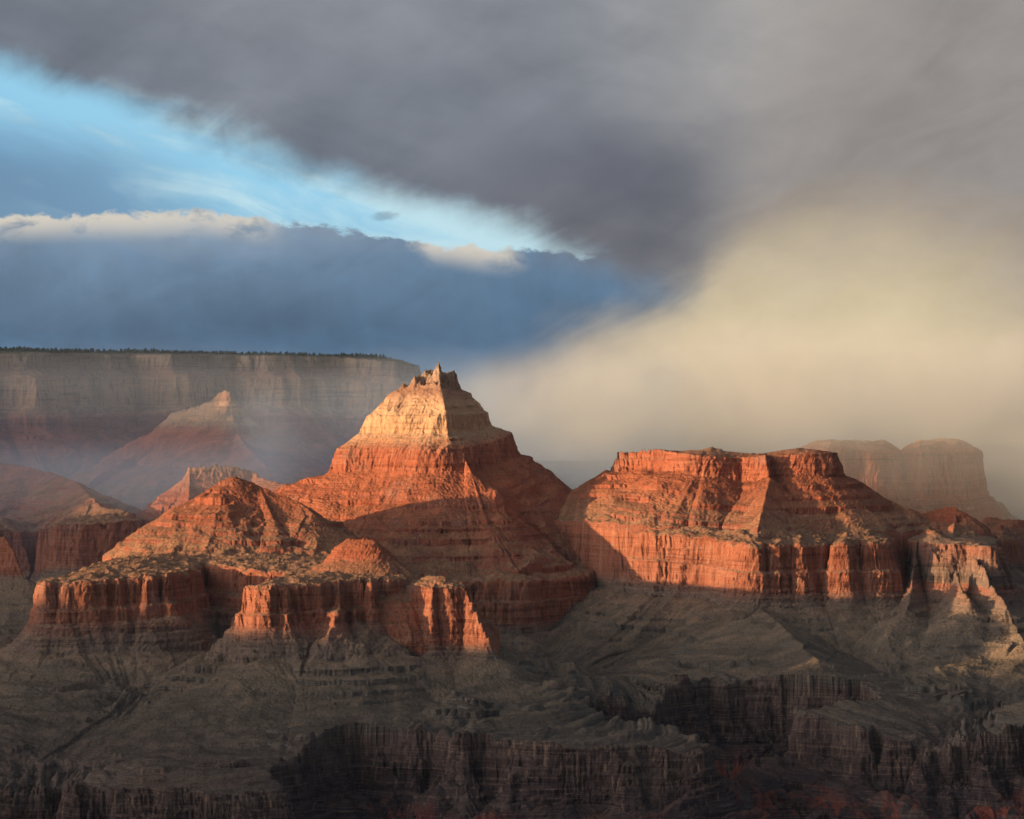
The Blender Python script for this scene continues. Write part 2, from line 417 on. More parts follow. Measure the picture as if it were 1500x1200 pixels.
feat('castle', [(1200, 1370, .33, 2, 2.6, 3, .12), (1370, 1500, .62, 2.6, 3.5, 5, .5), (1500, 1560, 1.3, 3.5, 4, 4, .7), (1560, 1690, 3.6, 3.5, 3.95, 4, .6), (1690, 1706, .25, 3.95, 4.3, 0, 0), (1706, 1790, .75, 5.1, 6, 3, .6), (1790, 1830, 1.2, 6, 7, 0, 0)], 61, 1695,
     ridges=[[(1330, 745, 11932), (1350, 752, 11828), (1385, 742, 11761), (1402, 744, 11723), (1420, 758, 11685)],
             [(1400, 750, 11723), (1395, 788, 11400), (1425, 815, 11162), (1450, 850, 10982), (1475, 890, 10811), (1500, 940, 10640)],
             [(1395, 788, 11400), (1400, 830, 11115), (1420, 880, 10849)],
             [(1345, 790, 11495), (1338, 840, 11210), (1325, 900, 10878)]],
     polys=[([(1342, 788, 11542), (1360, 790, 11362), (1400, 792, 11210), (1440, 800, 11172), (1450, 802, 11305), (1440, 786, 11685), (1430, 780, 11970), (1345, 780, 11970)], 40)])

feat('dome', [(1400, 1560, .5, 3, 3.6, 3, .3), (1560, 1660, 3.2, 4, 5, 0, 0), (1660, 1725, .9, 5, 5.6, 3, .5)], 67, 1660,
     ridges=[[(1440, 768, 12255), (1470, 768, 12160), (1485, 776, 12141)]],
     polys=[([(1425, 790, 12112), (1470, 792, 11970), (1490, 790, 12065), (1560, 800, 12255), (1560, 0, 12635), (1425, 0, 12635)], 50)], dz=[(1470, 792, 11970)], rough=0.5)

feat('left', [(1300, 1440, .36, 2, 2.6, 3, .1), (1440, 1540, .6, 2.6, 3.5, 3, .4), (1540, 1580, 1.5, 3.5, 4, 2, .7), (1580, 1725, 6, 4, 5, 0, 0), (1725, 1740, .25, 5, 5.1, 0, 0), (1740, 2000, .55, 5.1, 6, 7, .45), (2000, 2060, 2, 6, 7, 0, 0)], 71, 1730,
     ridges=[[(-160, 655, 13600), (-20, 672, 13500), (70, 690, 13350), (112, 706, 13150), (136, 728, 12900), (150, 744, 12750), (182, 748, 12680)]],
     polys=[([(-200, 775, 12650), (-60, 772, 12700), (30, 775, 12780), (60, 778, 12850), (95, 772, 12620), (130, 766, 12560), (160, 762, 12540), (188, 760, 12580), (195, 0, 12900), (150, 0, 13400), (-200, 0, 13800)], 55)],
     dz=[(-60, 772, 12700), (60, 778, 12850), (130, 766, 12560), (188, 760, 12580)], rough=0.8)

feat('pinnacle', [(1450, 1560, .55, 3, 3.6, 3, .3), (1560, 1740, 2.6, 4, 5, 4, .6)], 73, 1600,
     ridges=[[(-40, 800, 12187), (6, 786, 12135), (22, 815, 12083), (40, 850, 12020)]], rough=0.4)

feat('terrace', [(1450, 1600, .4, 3, 4, 2, .1), (1600, 1730, 4, 4, 5, 0, 0), (1730, 1880, .75, 6, 7.2, 4, .4), (1880, 1945, 2.2, 7.2, 7.7, 3, .6), (1945, 1980, .5, 7.7, 7.9, 0, 0)], 79, 1890,
     ridges=[[(278, 684, 13000), (330, 678, 13030), (370, 690, 13050), (420, 710, 12950)], [(278, 686, 13000), (276, 735, 12800)]], rough=0.5)

feat('pyramid', [(1600, 1900, .5, 4, 6, 6, .4), (1900, 2040, .60, 6, 7, 4, .45), (2040, 2090, .85, 7, 8, 2, .4), (2090, 2170, 1.25, 8, 9, 6, .6), (2170, 2215, 2.0, 9, 10, 2, .6)], 83, 2050,
     ridges=[[(252, 604, 15450), (290, 594, 15350), (322, 577, 15250), (336, 572, 15220), (349, 590, 15250), (368, 622, 15300), (410, 665, 15400)],
             [(340, 604, 15060), (341, 607, 15050)], [(340, 622, 15030), (362, 655, 14800), (395, 685, 14500)]], rough=0.5)

feat('rim', [(1400, 1590, .36, 3, 4, 3, .2), (1590, 1700, 4, 4, 5, 0, 0), (1700, 2020, .50, 5, 6, 10, .5), (2020, 2070, 2.2, 6, 7, 3, .7), (2070, 2125, .55, 7, 8, 2, .2), (2125, 2265, 4.5, 8, 9, 3, .8), (2265, 2302, .5, 9, 9.6, 2, .3),
             (2302, 2384, 3.6, 9.6, 10.6, 3, .8), (2384, 2400, .06, 11, 11, 0, 0)], 89, 2384,
     polys=[([(-700, 519, 15600), (-260, 519, 16300), (-60, 519, 16500), (20, 519, 16600), (85, 519, 16900), (112, 519, 17500), (200, 520.5, 17800), (250, 520.5, 17650), (300, 521, 18100), (352, 521, 18200), (400, 522, 18000), (440, 523, 18150), (480, 525, 18350),
              (540, 527, 18250), (580, 531, 18150), (598, 536, 18900), (600, 540, 20500), (590, 0, 23500), (-700, 0, 23500)], 260)],
     dz=[(-60, 518, 16500), (85, 518, 16900), (200, 519.5, 17800), (300, 520, 18100), (400, 521, 18000), (480, 523, 18350), (540, 526, 18250), (580, 530, 18150), (598, 536, 18900), (600, 541, 20500)], rough=1.5)

VB = [(1500, 1640, .45, 4, 4.6, 2, .2), (1640, 1760, 1.2, 4.6, 5.6, 5, .6), (1760, 1945, 5.0, 5.6, 7, 3, .8), (1945, 2010, .55, 7, 8, 3, .3)]
feat('veiled_a', VB, 97, 1940, ridges=[[(1225, 646, 14812), (1255, 640, 14720), (1290, 652, 14720)]],
     polys=[([(1175, 664, 14628), (1215, 660, 14536), (1290, 662, 14582), (1314, 666, 14674), (1316, 0, 15272), (1175, 0, 15456)], 60)], dz=[(1215, 660, 14536), (1314, 666, 14674)], rough=0.6)
feat('veiled_b', VB, 98, 1940, ridges=[[(1345, 662, 14996), (1400, 655, 15180)]],
     polys=[([(1327, 667, 14720), (1350, 664, 14674), (1400, 664, 14812), (1430, 668, 14996), (1430, 0, 15640), (1327, 0, 15640)], 60)], dz=[(1350, 664, 14674), (1400, 664, 14812)], rough=0.6)
FIX = {f.key: i for i, f in enumerate(features)}

# ------------------------------------------------------------------ base: platform and inner gorge
ctrl = [(600, 1058, 9522), (700, 1070, 9446), (830, 1082, 9369), (960, 1086, 9340), (400, 1085, 9379), (300, 1125, 9149), (160, 1112, 9206), (60, 1110, 9225), (0, 1100, 9331), (-140, 1100, 9331),
        (860, 990, 10106), (980, 985, 10240), (1080, 968, 10403), (1200, 982, 10336), (1300, 990, 10278), (1400, 996, 10202), (1500, 992, 10202), (1650, 992, 10202), (1300, 1030, 9982), (1450, 1035, 9905), (1620, 1030, 9857)]
# the same by distance and height
ctrl_z = [(500, 9952, 1352), (640, 9904, 1358), (740, 9904, 1358), (400, 10239, 1365), (200, 10239, 1370), (0, 10000, 1370), (100, 9876, 1352), (-140, 10144, 1380), (220, 9809, 1320), (600, 10431, 1375), (760, 10718, 1373), (850, 10479, 1390),
          (900, 10909, 1385), (870, 12150, 1440), (1000, 11101, 1370), (1150, 11005, 1379), (1250, 10766, 1387), (1330, 12000, 1440), (1450, 10814, 1387), (1650, 11101, 1385), (400, 11005, 1401), (600, 12000, 1420),
          (250, 12200, 1450), (230, 13700, 1560), (100, 12000, 1430), (0, 11101, 1405), (-140, 11101, 1405), (600, 14500, 1600), (300, 15500, 1750), (0, 15500, 1750), (900, 15000, 1500), (1250, 15000, 1560), (1500, 14500, 1560), (1650, 13000, 1480),
          (400, 18000, 1850), (1200, 18500, 1450), (800, 19000, 1450), (100, 18000, 1850), (0, 22000, 1900), (800, 22000, 1450), (1500, 22000, 1400), (1500, 8000, 1180), (750, 8000, 1170), (0, 8000, 1170)]
_p = np.array([at(*c) for c in ctrl] + [((p - CX) / FPX * d, d, z) for p, d, z in ctrl_z])
def tps(d2): return np.where(d2 > 0, d2 * np.log(d2 + 1e-12) * 0.5, 0.0)
_k = _p[:, :2] / 1000.0
_n = len(_k)
_A = np.zeros((_n + 3, _n + 3))
_A[:_n, :_n] = tps(((_k[:, None] - _k[None]) ** 2).sum(-1)) + np.eye(_n) * 0.01
_A[:_n, _n] = 1; _A[:_n, _n + 1:] = _k; _A[_n, :_n] = 1; _A[_n + 1:, :_n] = _k.T
_w = np.linalg.solve(_A, np.concatenate([_p[:, 2], np.zeros(3)]))
def rbf(x, y):
    xs, ys = (x / 1000).astype(f32), (y / 1000).astype(f32)
    z = _w[_n] + _w[_n + 1] * xs + _w[_n + 2] * ys
    for i in range(_n):
        z = z + f32(_w[i]) * tps((xs - f32(_k[i, 0])) ** 2 + (ys - f32(_k[i, 1])) ** 2)
    return z.astype(f32)

rim_px = [(-220, 1125, 9072), (60, 1128, 9092), (95, 1118, 9149), (130, 1138, 9025), (240, 1150, 8929), (330, 1148, 8919), (402, 1146, 8948), (412, 1110, 9149), (440, 1085, 9302), (474, 1068, 9455), (520, 1064, 9493), (600, 1064, 9474), (700, 1078, 9398),
          (830, 1088, 9321), (930, 1090, 9312), (1005, 1090, 9302), (1028, 1082, 9379), (985, 1064, 9532), (890, 1056, 9627), (842, 1036, 9819), (870, 1022, 9953), (960, 1008, 10068), (1040, 980, 10307), (1150, 984, 10297), (1235, 990, 10259), (1282, 996, 10202),
          (1290, 1010, 10106), (1215, 1018, 10048), (1180, 1030, 9953), (1230, 1038, 9886), (1262, 1050, 9761), (1280, 1034, 9905), (1305, 1046, 9781), (1350, 1040, 9819), (1362, 1052, 9704), (1420, 1046, 9733), (1475, 1044, 9742), (1500, 1035, 9838), (1550, 1050, 9714), (1700, 1050, 9714)]
plat = [at(*c)[:2] for c in rim_px] + [(4200, 24000), (-4200, 24000)]
DROP_D = np.array([0, 1.5, 5, 7, 12, 14, 22, 24, 28, 30, 43, 45, 54, 64, 260, 480, 900, 4000.])
DROP_Z = np.array([0, 12, 16, 40, 45, 66, 72, 92, 96, 116, 124, 138, 143, 156, 236, 290, 340, 500.])
valleys = [[(335, 890, 10671), (300, 955, 10192), (215, 1028, 9742), (110, 1082, 9379), (40, 1120, 9149)],
           [(575, 925, 10192), (545, 1000, 9857), (538, 1030, 9680)],
           [(858, 840, 11675), (872, 900, 11006), (905, 975, 10288), (940, 1010, 10068)],
           [(1335, 850, 11532), (1275, 925, 10766), (1225, 970, 10403), (1180, 1000, 10192)],
           [(1480, 970, 10336), (1440, 1010, 10048), (1360, 1045, 9761)],
           [(215, 770, 12154), (150, 850, 11101), (60, 900, 10527), (-60, 960, 10048)]]
valleys = [[at(*p)[:2] + (i,) for i, p in enumerate(v)] for v in valleys]
hills = [((965, 963, 10416), 95), ((735, 1005, 9936), 120), ((690, 960, 10224), 140), ((1100, 905, 10800), 90), ((800, 960, 10272), 110), ((600, 985, 10003), 110), ((1010, 1000, 10195), 60), ((90, 965, 10032), 150)]
hills = [(*at(*p), w) for p, w in hills]

def base_eval(x, y, nz, fine):
    z = rbf(x, y)
    for v in valleys:
        d, _ = line_dist(x, y, v)
        z = z - 48.0 * np.exp(-(d / 55.0)) - 44 * np.exp(-(d / 230.0) ** 2)
    for hx, hy, hz, w in hills:
        d = np.sqrt((x - hx) ** 2 + (y - hy) ** 2) + 12 * nz['big'] / 40
        z = np.maximum(z, hz - d * 0.42 - 0 * w)
    z = z - nz['rill']
    # thin ledges of harder rock that come and go
    per = 26.0
    t = z / per + nz['cover'] * 0.6
    ph = t - np.floor(t)
    stepz = (np.floor(t) + sstep(ph, 0.0, 0.22)) * per - nz['cover'] * 0.6 * per
    m = sstep(nz['cover2'], 0.12, 0.40)
    z = z + (stepz - z) * m * 0.8
    sd, qx, qy = poly_sd(x, y, plat)
    cl = perlin(x / 170 + 40, y / 170, 71); cm = perlin(x / 48, y / 48 + 9, 72)
    d = -(sd + nz['big'] * 1.0 + nz['mid'] * 0.9 + 26 * np.minimum(cl, 0.15) - 20 * np.maximum(-cm - 0.25, 0) + 9 * cm + (nz['small'] * 1.5 if fine else 0))
    d = np.where(d > 0, d * (0.60 + 0.7 * sstep(perlin(x / 130, y / 130, 73), -0.5, 0.5)), d)
    over = np.maximum(d, 0)
    g = np.abs(perlin(qx / 90, qy / 90, 301)) + 0.5 * np.abs(perlin(qx / 33, qy / 33, 302)) + 0.2 * np.abs(perlin(qx / 12, qy / 12, 303))
    drop = np.interp(d, DROP_D, DROP_Z) + np.clip(over * 0.22, 0, 45) * (g - 0.4) * sstep(d, 60, 200) * 0.8
    # the right hand walls fall further
    deep = sstep(x, 850, 1150) * sstep(over, 40, 140) * 90
    z2 = z - np.where(d > 0, drop + deep * 0, 0)
    z2 = np.where(d > 70, np.minimum(z2, 1330 - drop), z2)
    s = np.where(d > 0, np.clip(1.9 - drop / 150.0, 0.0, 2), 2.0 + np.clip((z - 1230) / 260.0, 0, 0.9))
    return z2.astype(f32), s.astype(f32), d

FLOW = None
def flow_field():
    """downhill direction of the broad ground on a plan grid"""
    gx = np.arange(-4600, 4600, 40.0); gy = np.arange(8600, 16000, 40.0)
    X, Y = np.meshgrid(gx, gy)
    z, _, _ = height(X, Y, False)
    k = np.ones(7) / 7
    for ax in (0, 1, 0, 1): z = np.apply_along_axis(lambda v: np.convolve(np.pad(v, 3, mode='edge'), k, mode='valid'), ax, z)
    dy, dx = np.gradient(z, 40.0)
    n = np.sqrt(dx * dx + dy * dy) + 1e-6
    return gx[0], gy[0], 40.0, (dx / n).astype(f32), (dy / n).astype(f32), n.astype(f32)

def advect(x, y, steps=9, ln=38.0):
    x0, y0, h, gx, gy, gn = FLOW
    ax, ay = x.copy(), y.copy(); sl = None
    for _ in range(steps):
        fi = np.clip((ax - x0) / h, 0, gx.shape[1] - 2.001); fj = np.clip((ay - y0) / h, 0, gx.shape[0] - 2.001)
        i = fi.astype(np.int32); j = fj.astype(np.int32); a = (fi - i).astype(f32); b = (fj - j).astype(f32)
        def L(g): return (g[j, i] * (1 - a) + g[j, i + 1] * a) * (1 - b) + (g[j + 1, i] * (1 - a) + g[j + 1, i + 1] * a) * b
        if sl is None: sl = L(gn)
        vx, vy = L(gx), L(gy)
        ax = ax + vx * f32(ln); ay = ay + vy * f32(ln)
    return ax, ay, sl

def noises(x, y, fine):
    nz = {}
    wx = x + 30 * perlin(x / 180, y / 180, 5); wy = y + 30 * perlin(x / 180, y / 180, 6)
    b = 1.0 - 2.2 * np.abs(perlin(wx / 330, wy / 330, 7))
    nz['big'] = (34 * b + 20 * (1 - 2.2 * np.abs(perlin(wx / 140, wy / 140, 8))) - 16).astype(f32)
    fl = (0.12 + 1.25 * sstep(perlin(x / 210, y / 210, 41), -0.35, 0.5)).astype(f32)
    nz['mid'] = fl * (7.5 * (1 - 2.4 * np.abs(perlin(wx / 58, wy / 58, 9))) + 3.2 * perlin(x / 26, y / 26, 10)).astype(f32)
    nz['cover'] = perlin(x / 260, y / 260, 11) + 0.5 * perlin(x / 90, y / 90, 12)
    nz['cover2'] = perlin(x / 420, y / 160, 13) + 0.5 * perlin(x / 120, y / 60, 14)
    rl = 6 * (np.abs(perlin(wx / 260, wy / 260, 15)) - 0.3)
    if FLOW is not None:
        ax, ay, sl = advect(x, y)
        amp = np.clip(sl / 0.30, 0.08, 1.2)
        rl = rl - 2.1 * amp * (26 * (np.abs(perlin(ax / 150, ay / 150, 31)) - 0.3) + 13 * (np.abs(perlin(ax / 62, ay / 62, 32)) - 0.3) + (5 * (np.abs(perlin(ax / 24, ay / 24, 33)) - 0.3) if fine else 0))
    if fine:
        nz['small'] = (2.6 * (1 - 2.4 * np.abs(perlin(x / 15, y / 15, 17))) + 1.6 * perlin(x / 7, y / 7, 18)).astype(f32)
        rl = rl + 1.2 * perlin(x / 16, y / 16, 20)
        nz['hum'] = 2.2 * perlin(x / 34, y / 34, 21) + 1.2 * perlin(x / 13, y / 13, 22) + 0.6 * perlin(x / 6, y / 6, 23)
    nz['rill'] = rl.astype(f32)
    return nz

def height(x, y, fine):
    shp = x.shape
    x = x.ravel().astype(f32); y = y.ravel().astype(f32)
    nz = noises(x, y, fine)
    z, s, gd = base_eval(x, y, nz, fine)
    own = np.full(x.shape, -1, np.int16)
    for i, f in enumerate(features):
        m = np.nonzero((x > f.box[0]) & (x < f.box[1]) & (y > f.box[2]) & (y < f.box[3]) & (gd <= 0))[0]
        if not len(m): continue
        zf, sf = f.eval(x[m], y[m], {k: v[m] for k, v in nz.items()}, fine)
        zo = z[m]
        w = zf > zo
        h = np.clip(1 - np.abs(zf - zo) / 26.0, 0, 1) ** 2 * 6.5
        h = np.where((own[m] < 0), h, 0)
        z[m] = np.maximum(zf, zo) + h
        mm = m[w]
        s[mm] = sf[w]; own[mm] = i
    if fine:
        bench = sstep(s, 4.93, 5.0) * sstep(s, 5.22, 5.1)
        z = z + nz['hum'] * (1 + 1.2 * bench) + bench * 9.0 * (np.abs(perlin(x / 75, y / 75, 81)) - 0.25)
    return z.reshape(shp), s.reshape(shp), own.reshape(shp)

# ------------------------------------------------------------------ sampling: more rows where the ground is steep
QUAL = 1.0
FLOW = flow_field()
NCOL, NROW = int(1500 * QUAL), int(1900 * QUAL)
PX0, PX1 = -470.0, 1970.0
cols = np.concatenate([np.linspace(PX0, -40, 110, endpoint=False), np.linspace(-40, 1540, NCOL - 220), np.linspace(1540, PX1, 111)[1:]]); tanx = (cols - CX) / FPX
ccols = np.linspace(PX0, PX1, NCOL // 8); ctan = (ccols - CX) / FPX
D = np.concatenate([np.arange(7000, 8600, 25), np.arange(8600, 13600, 5), np.arange(13600, 19600, 12), np.arange(19600, 23000, 100)]).astype(float)
cz, _, _ = height(ctan[:, None] * D[None], np.repeat(D[None], len(ctan), 0), False)
dzd = np.gradient(cz, D, axis=1)
dens = np.maximum(dzd, 0) * FPX / D + np.maximum(CZ - cz, 60) * FPX / D ** 2 * 0.8 + np.maximum(-dzd, 0) * FPX / D * 0.12 + 8.0 / D
dens = np.minimum(dens, 4.0) * (D > 8650) + 0.012
def blur(a, n, ax):
    k = np.ones(n) / n
    for _ in range(2): a = np.apply_along_axis(lambda v: np.convolve(np.pad(v, n // 2, mode='edge'), k, mode='valid'), ax, a)
    return a
dens = blur(blur(dens, 9, 1), 7, 0)
cdf = np.concatenate([np.zeros((len(ctan), 1)), np.cumsum((dens[:, 1:] + dens[:, :-1]) * 0.5 * np.diff(D), 1)], 1)
cdf /= cdf[:, -1:]
q = np.linspace(0, 1, NROW)
rows = np.stack([np.interp(q, c, D) for c in cdf])
rows = np.stack([np.interp(cols, ccols, rows[:, j]) for j in range(NROW)], 1)      # NCOL x NROW distances
GX = tanx[:, None] * rows; GY = rows
GZ, GS, GO = height(GX, GY, True)
def grid_normals():
    P = np.stack([GX, GY, GZ], -1)
    n = np.cross(np.gradient(P, axis=0), np.gradient(P, axis=1))
    n /= np.linalg.norm(n, axis=-1, keepdims=True) + 1e-9
    return n
_n = grid_normals()
_st = sstep(1.0 - np.abs(_n[..., 2]), 0.30, 0.75).astype(f32)
_x, _y, _z = GX.ravel(), GY.ravel(), GZ.ravel()
_t = _x * 0.8 - _y * 0.6
_b = 3.4 * perlin(_t / 120, _z / 9.5, 51) + 1.9 * perlin(_t / 36 + 9, _z / 4.0, 52)            # beds that stand out or weather back
_b += 3.4 * perlin(_t / 21, _z / 17, 53) + 3.0 * np.abs(perlin(_t / 12, _z / 40, 54))        # blocks and cracks
_b = _b.reshape(GX.shape) * _st
GX = GX + _n[..., 0] * _b; GY = GY + _n[..., 1] * _b; GZ = GZ + _n[..., 2] * _b * 0.3
_ax, _ay, _ = advect(_x.astype(f32), _y.astype(f32))
CH = (perlin(_ax / 70, _ay / 70, 61) + 0.6 * perlin(_ax / 26, _ay / 26, 62) + 0.4 * perlin(_ax / 11, _ay / 11, 63)).reshape(GX.shape)

#MATERIALS
def rock_material(name):
    m = bpy.data.materials.new(name); m.use_nodes = True
    nt = m.node_tree; nt.nodes.clear()
    out = nt.nodes.new('ShaderNodeOutputMaterial'); bs = nt.nodes.new('ShaderNodeBsdfPrincipled')
    nt.links.new(bs.outputs[0], out.inputs[0])
    bs.inputs['Roughness'].default_value = 0.95
    bs.inputs['Specular IOR Level'].default_value = 0.05
    geo = nt.nodes.new('ShaderNodeNewGeometry')
    pos = geo.outputs['Position']
    sp = nt.nodes.new('ShaderNodeSeparateXYZ'); nt.links.new(pos, sp.inputs[0])
    sn = nt.nodes.new('ShaderNodeSeparateXYZ'); nt.links.new(geo.outputs['Normal'], sn.inputs[0])
    x, y, z = (Ex(nt, sp.outputs[i]) for i in range(3))
    up = Ex(nt, sn.outputs[2])
    at_ = nt.nodes.new('ShaderNodeAttribute'); at_.attribute_name = 'stratum'
    s = Ex(nt, at_.outputs['Fac'])
    nb = noise(nt, pos, 0.004, 5.0, 0.6)
    nm = noise(nt, pos, 0.02, 5.0, 0.65)
    nf = noise(nt, pos, 0.09, 4.0, 0.65)
    ng = noise(nt, pos, 0.30, 2.0, 0.7)
    # fine bedding: noise squeezed along z
    bed = noise(nt, xyz(nt, x * 0.002, y * 0.002, z * 0.075 + nb * 1.5), 1.0, 5.0, 0.75)
    bed2 = noise(nt, xyz(nt, x * 0.004, y * 0.004, z * 0.25 + nb * 2.0), 1.0, 3.0, 0.7)
    streak = noise(nt, xyz(nt, x * 0.06, y * 0.06, z * 0.004), 1.0, 4.0, 0.65)
    st = (s + (nb - 0.5) * 0.15 + (bed - 0.5) * 0.35) / 11.0
    at2 = nt.nodes.new('ShaderNodeAttribute'); at2.attribute_name = 'chute'
    ch = Ex(nt, at2.outputs['Fac'])
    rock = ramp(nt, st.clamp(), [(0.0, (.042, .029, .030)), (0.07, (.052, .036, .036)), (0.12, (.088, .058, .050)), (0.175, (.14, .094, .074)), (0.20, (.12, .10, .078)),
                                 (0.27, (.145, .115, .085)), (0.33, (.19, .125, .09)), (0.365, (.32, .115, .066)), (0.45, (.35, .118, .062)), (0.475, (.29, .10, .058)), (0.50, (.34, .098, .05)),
                                 (0.545, (.39, .115, .054)), (0.62, (.36, .11, .056)), (0.655, (.38, .15, .08)), (0.72, (.60, .33, .165)), (0.80, (.64, .365, .19)), (0.83, (.38, .19, .11)),
                                 (0.88, (.36, .19, .115)), (0.93, (.40, .27, .17)), (0.97, (.38, .28, .19)), (1.0, (.08, .08, .045))])
    # beds lighter and darker, desert varnish running down
    rock = mix(nt, (bed2 - 0.5) * 1.4 * up.step(0.9, 0.5) + 0.0, rock, (0.56, 0.35, 0.23))
    rock = mix(nt, bed.step(0.50, 0.36) * 0.6, rock, mix(nt, 1.0, rock, (0.48, 0.42, 0.42), 'MULTIPLY'))
    rock = mix(nt, streak.step(0.50, 0.66) * up.step(0.55, 0.25) * 0.65, rock, mix(nt, 1.0, rock, (0.36, 0.33, 0.35), 'MULTIPLY'))
    rock = mix(nt, streak.step(0.44, 0.32) * up.step(0.55, 0.25) * 0.4, rock, (0.46, 0.28, 0.17))
    rock = mix(nt, nb.step(0.55, 0.68) * 0.4, rock, (0.22, 0.155, 0.12))
    # debris and scrub on whatever is not steep
    deb = ramp(nt, (s / 11.0).clamp(), [(0.0, (.066, .046, .042)), (0.10, (.076, .054, .046)), (0.175, (.104, .082, .068)), (0.215, (.13, .106, .080)), (0.26, (.19, .148, .106)), (0.33, (.215, .155, .108)), (0.42, (.22, .14, .09)), (0.47, (.27, .16, .095)),
                                        (0.52, (.30, .108, .056)), (0.62, (.34, .115, .06)), (0.67, (.38, .22, .135)), (0.74, (.46, .32, .20)), (0.84, (.34, .19, .115)), (0.95, (.23, .18, .12)), (1.0, (.03, .038, .022))])
    deb = mix(nt, 1.0, deb, (1.14, 1.02, 0.92), 'MULTIPLY')
    deb = mix(nt, nm.step(0.42, 0.62) * 0.45, deb, mix(nt, 1.0, deb, (0.66, 0.70, 0.66), 'MULTIPLY'))
    deb = mix(nt, ch.step(0.05, 0.55) * 0.5, deb, mix(nt, 1.0, deb, (1.55, 1.4, 1.3), 'MULTIPLY'))
    deb = mix(nt, ch.step(-0.05, -0.5) * 0.5, deb, mix(nt, 1.0, deb, (0.60, 0.58, 0.58), 'MULTIPLY'))
    flat = (up + (nf - 0.5) * 0.3 + ch * 0.10).step(0.60, 0.82)
    col = mix(nt, flat * 0.92, rock, deb)
    # red shale deep in the gorge
    redm = s.step(0.85, 0.5) * nb.step(0.46, 0.56) * (ch + nm).step(0.2, 0.7) * 0.6
    col = mix(nt, redm, col, (0.30, 0.065, 0.035))
    # scattered dark shrubs
    vo = nt.nodes.new('ShaderNodeTexVoronoi'); vo.inputs['Scale'].default_value = 0.085
    nt.links.new(pos, vo.inputs['Vector'])
    shrub = Ex(nt, vo.outputs['Distance']).step(0.28, 0.20) * up.step(0.55, 0.75) * (nm + (nf - 0.5) * 0.8).step(0.46, 0.60)
    col = mix(nt, shrub * 0.85, col, (0.045, 0.045, 0.025))
    vo3 = nt.nodes.new('ShaderNodeTexVoronoi'); vo3.inputs['Scale'].default_value = 0.13
    nt.links.new(pos, vo3.inputs['Vector'])
    scrub = Ex(nt, vo3.outputs['Distance']).step(0.34, 0.22) * up.step(0.55, 0.75) * (nb + (nm - 0.5) * 0.8).step(0.44, 0.60) * s.step(7.5, 6.5)
    col = mix(nt, scrub * 0.6, col, (0.050, 0.047, 0.034))
    vo2 = nt.nodes.new('ShaderNodeTexVoronoi'); vo2.inputs['Scale'].default_value = 0.05
    nt.links.new(pos, vo2.inputs['Vector'])
    bould = Ex(nt, vo2.outputs['Distance']).step(0.2, 0.12) * up.step(0.6, 0.8) * nm.step(0.52, 0.42) * s.step(3.0, 4.2)
    col = mix(nt, bould * 0.5, col, (0.55, 0.38, 0.26))
    col = mix(nt, (nf - 0.5) * 1.5, col, mix(nt, 1.0, col, (1.5, 1.5, 1.5), 'MULTIPLY'))
    col = mix(nt, ((ng - 0.5) * 2.0).clamp(), col, mix(nt, 1.0, col, (1.7, 1.65, 1.6), 'MULTIPLY'))
    col = mix(nt, ((0.5 - ng) * 2.0).clamp(), col, mix(nt, 1.0, col, (0.4, 0.4, 0.42), 'MULTIPLY'))
    nt.links.new(col, bs.inputs['Base Color'])
    bp = nt.nodes.new('ShaderNodeBump'); bp.inputs['Strength'].default_value = 0.9; bp.inputs['Distance'].default_value = 5.0
    bn = noise(nt, pos, 0.16, 5.0, 0.7) + bed2 * 0.6 + streak * 0.5
    nt.links.new(bn.s, bp.inputs['Height']); nt.links.new(bp.outputs[0], bs.inputs['Normal'])
    return m
ROCK = rock_material("canyon_rock")

# ------------------------------------------------------------------ meshes cut from the sampled ground
V = np.stack([GX, GY, GZ], -1).reshape(-1, 3).astype(f32)
SV = GS.reshape(-1).astype(f32); CV = CH.reshape(-1).astype(f32)
ii = np.arange(NCOL * NROW).reshape(NCOL, NROW)
quads = np.stack([ii[:-1, :-1], ii[1:, :-1], ii[1:, 1:], ii[:-1, 1:]], -1).reshape(-1, 4)
fo = GO[:-1, :-1].reshape(-1)
fs = (GS[:-1, :-1] + GS[1:, 1:]).reshape(-1) * 0.5

def mesh_from(name, sel, parent=None, origin=None):
    f = quads[sel]
    used, inv = np.unique(f, return_inverse=True)
    co = V[used].copy()
    if origin is not None: co -= np.array(origin, f32)
    me = bpy.data.meshes.new(name)
    me.vertices.add(len(used)); me.vertices.foreach_set('co', co.ravel())
    me.loops.add(f.size); me.loops.foreach_set('vertex_index', inv.astype(np.int32).ravel())
    me.polygons.add(len(f)); me.polygons.foreach_set('loop_start', np.arange(0, f.size, 4, dtype=np.int32))
    me.update(calc_edges=True)
    me.polygons.foreach_set('use_smooth', np.ones(len(f), bool))
    for nm, arr in (('stratum', SV), ('chute', CV)):
        a = me.attributes.new(nm, 'FLOAT', 'POINT'); a.data.foreach_set('value', arr[used])
    me.materials.append(ROCK)
    o = bpy.data.objects.new(name, me); C.objects.link(o)
    if parent is not None: o.parent = parent
    return o

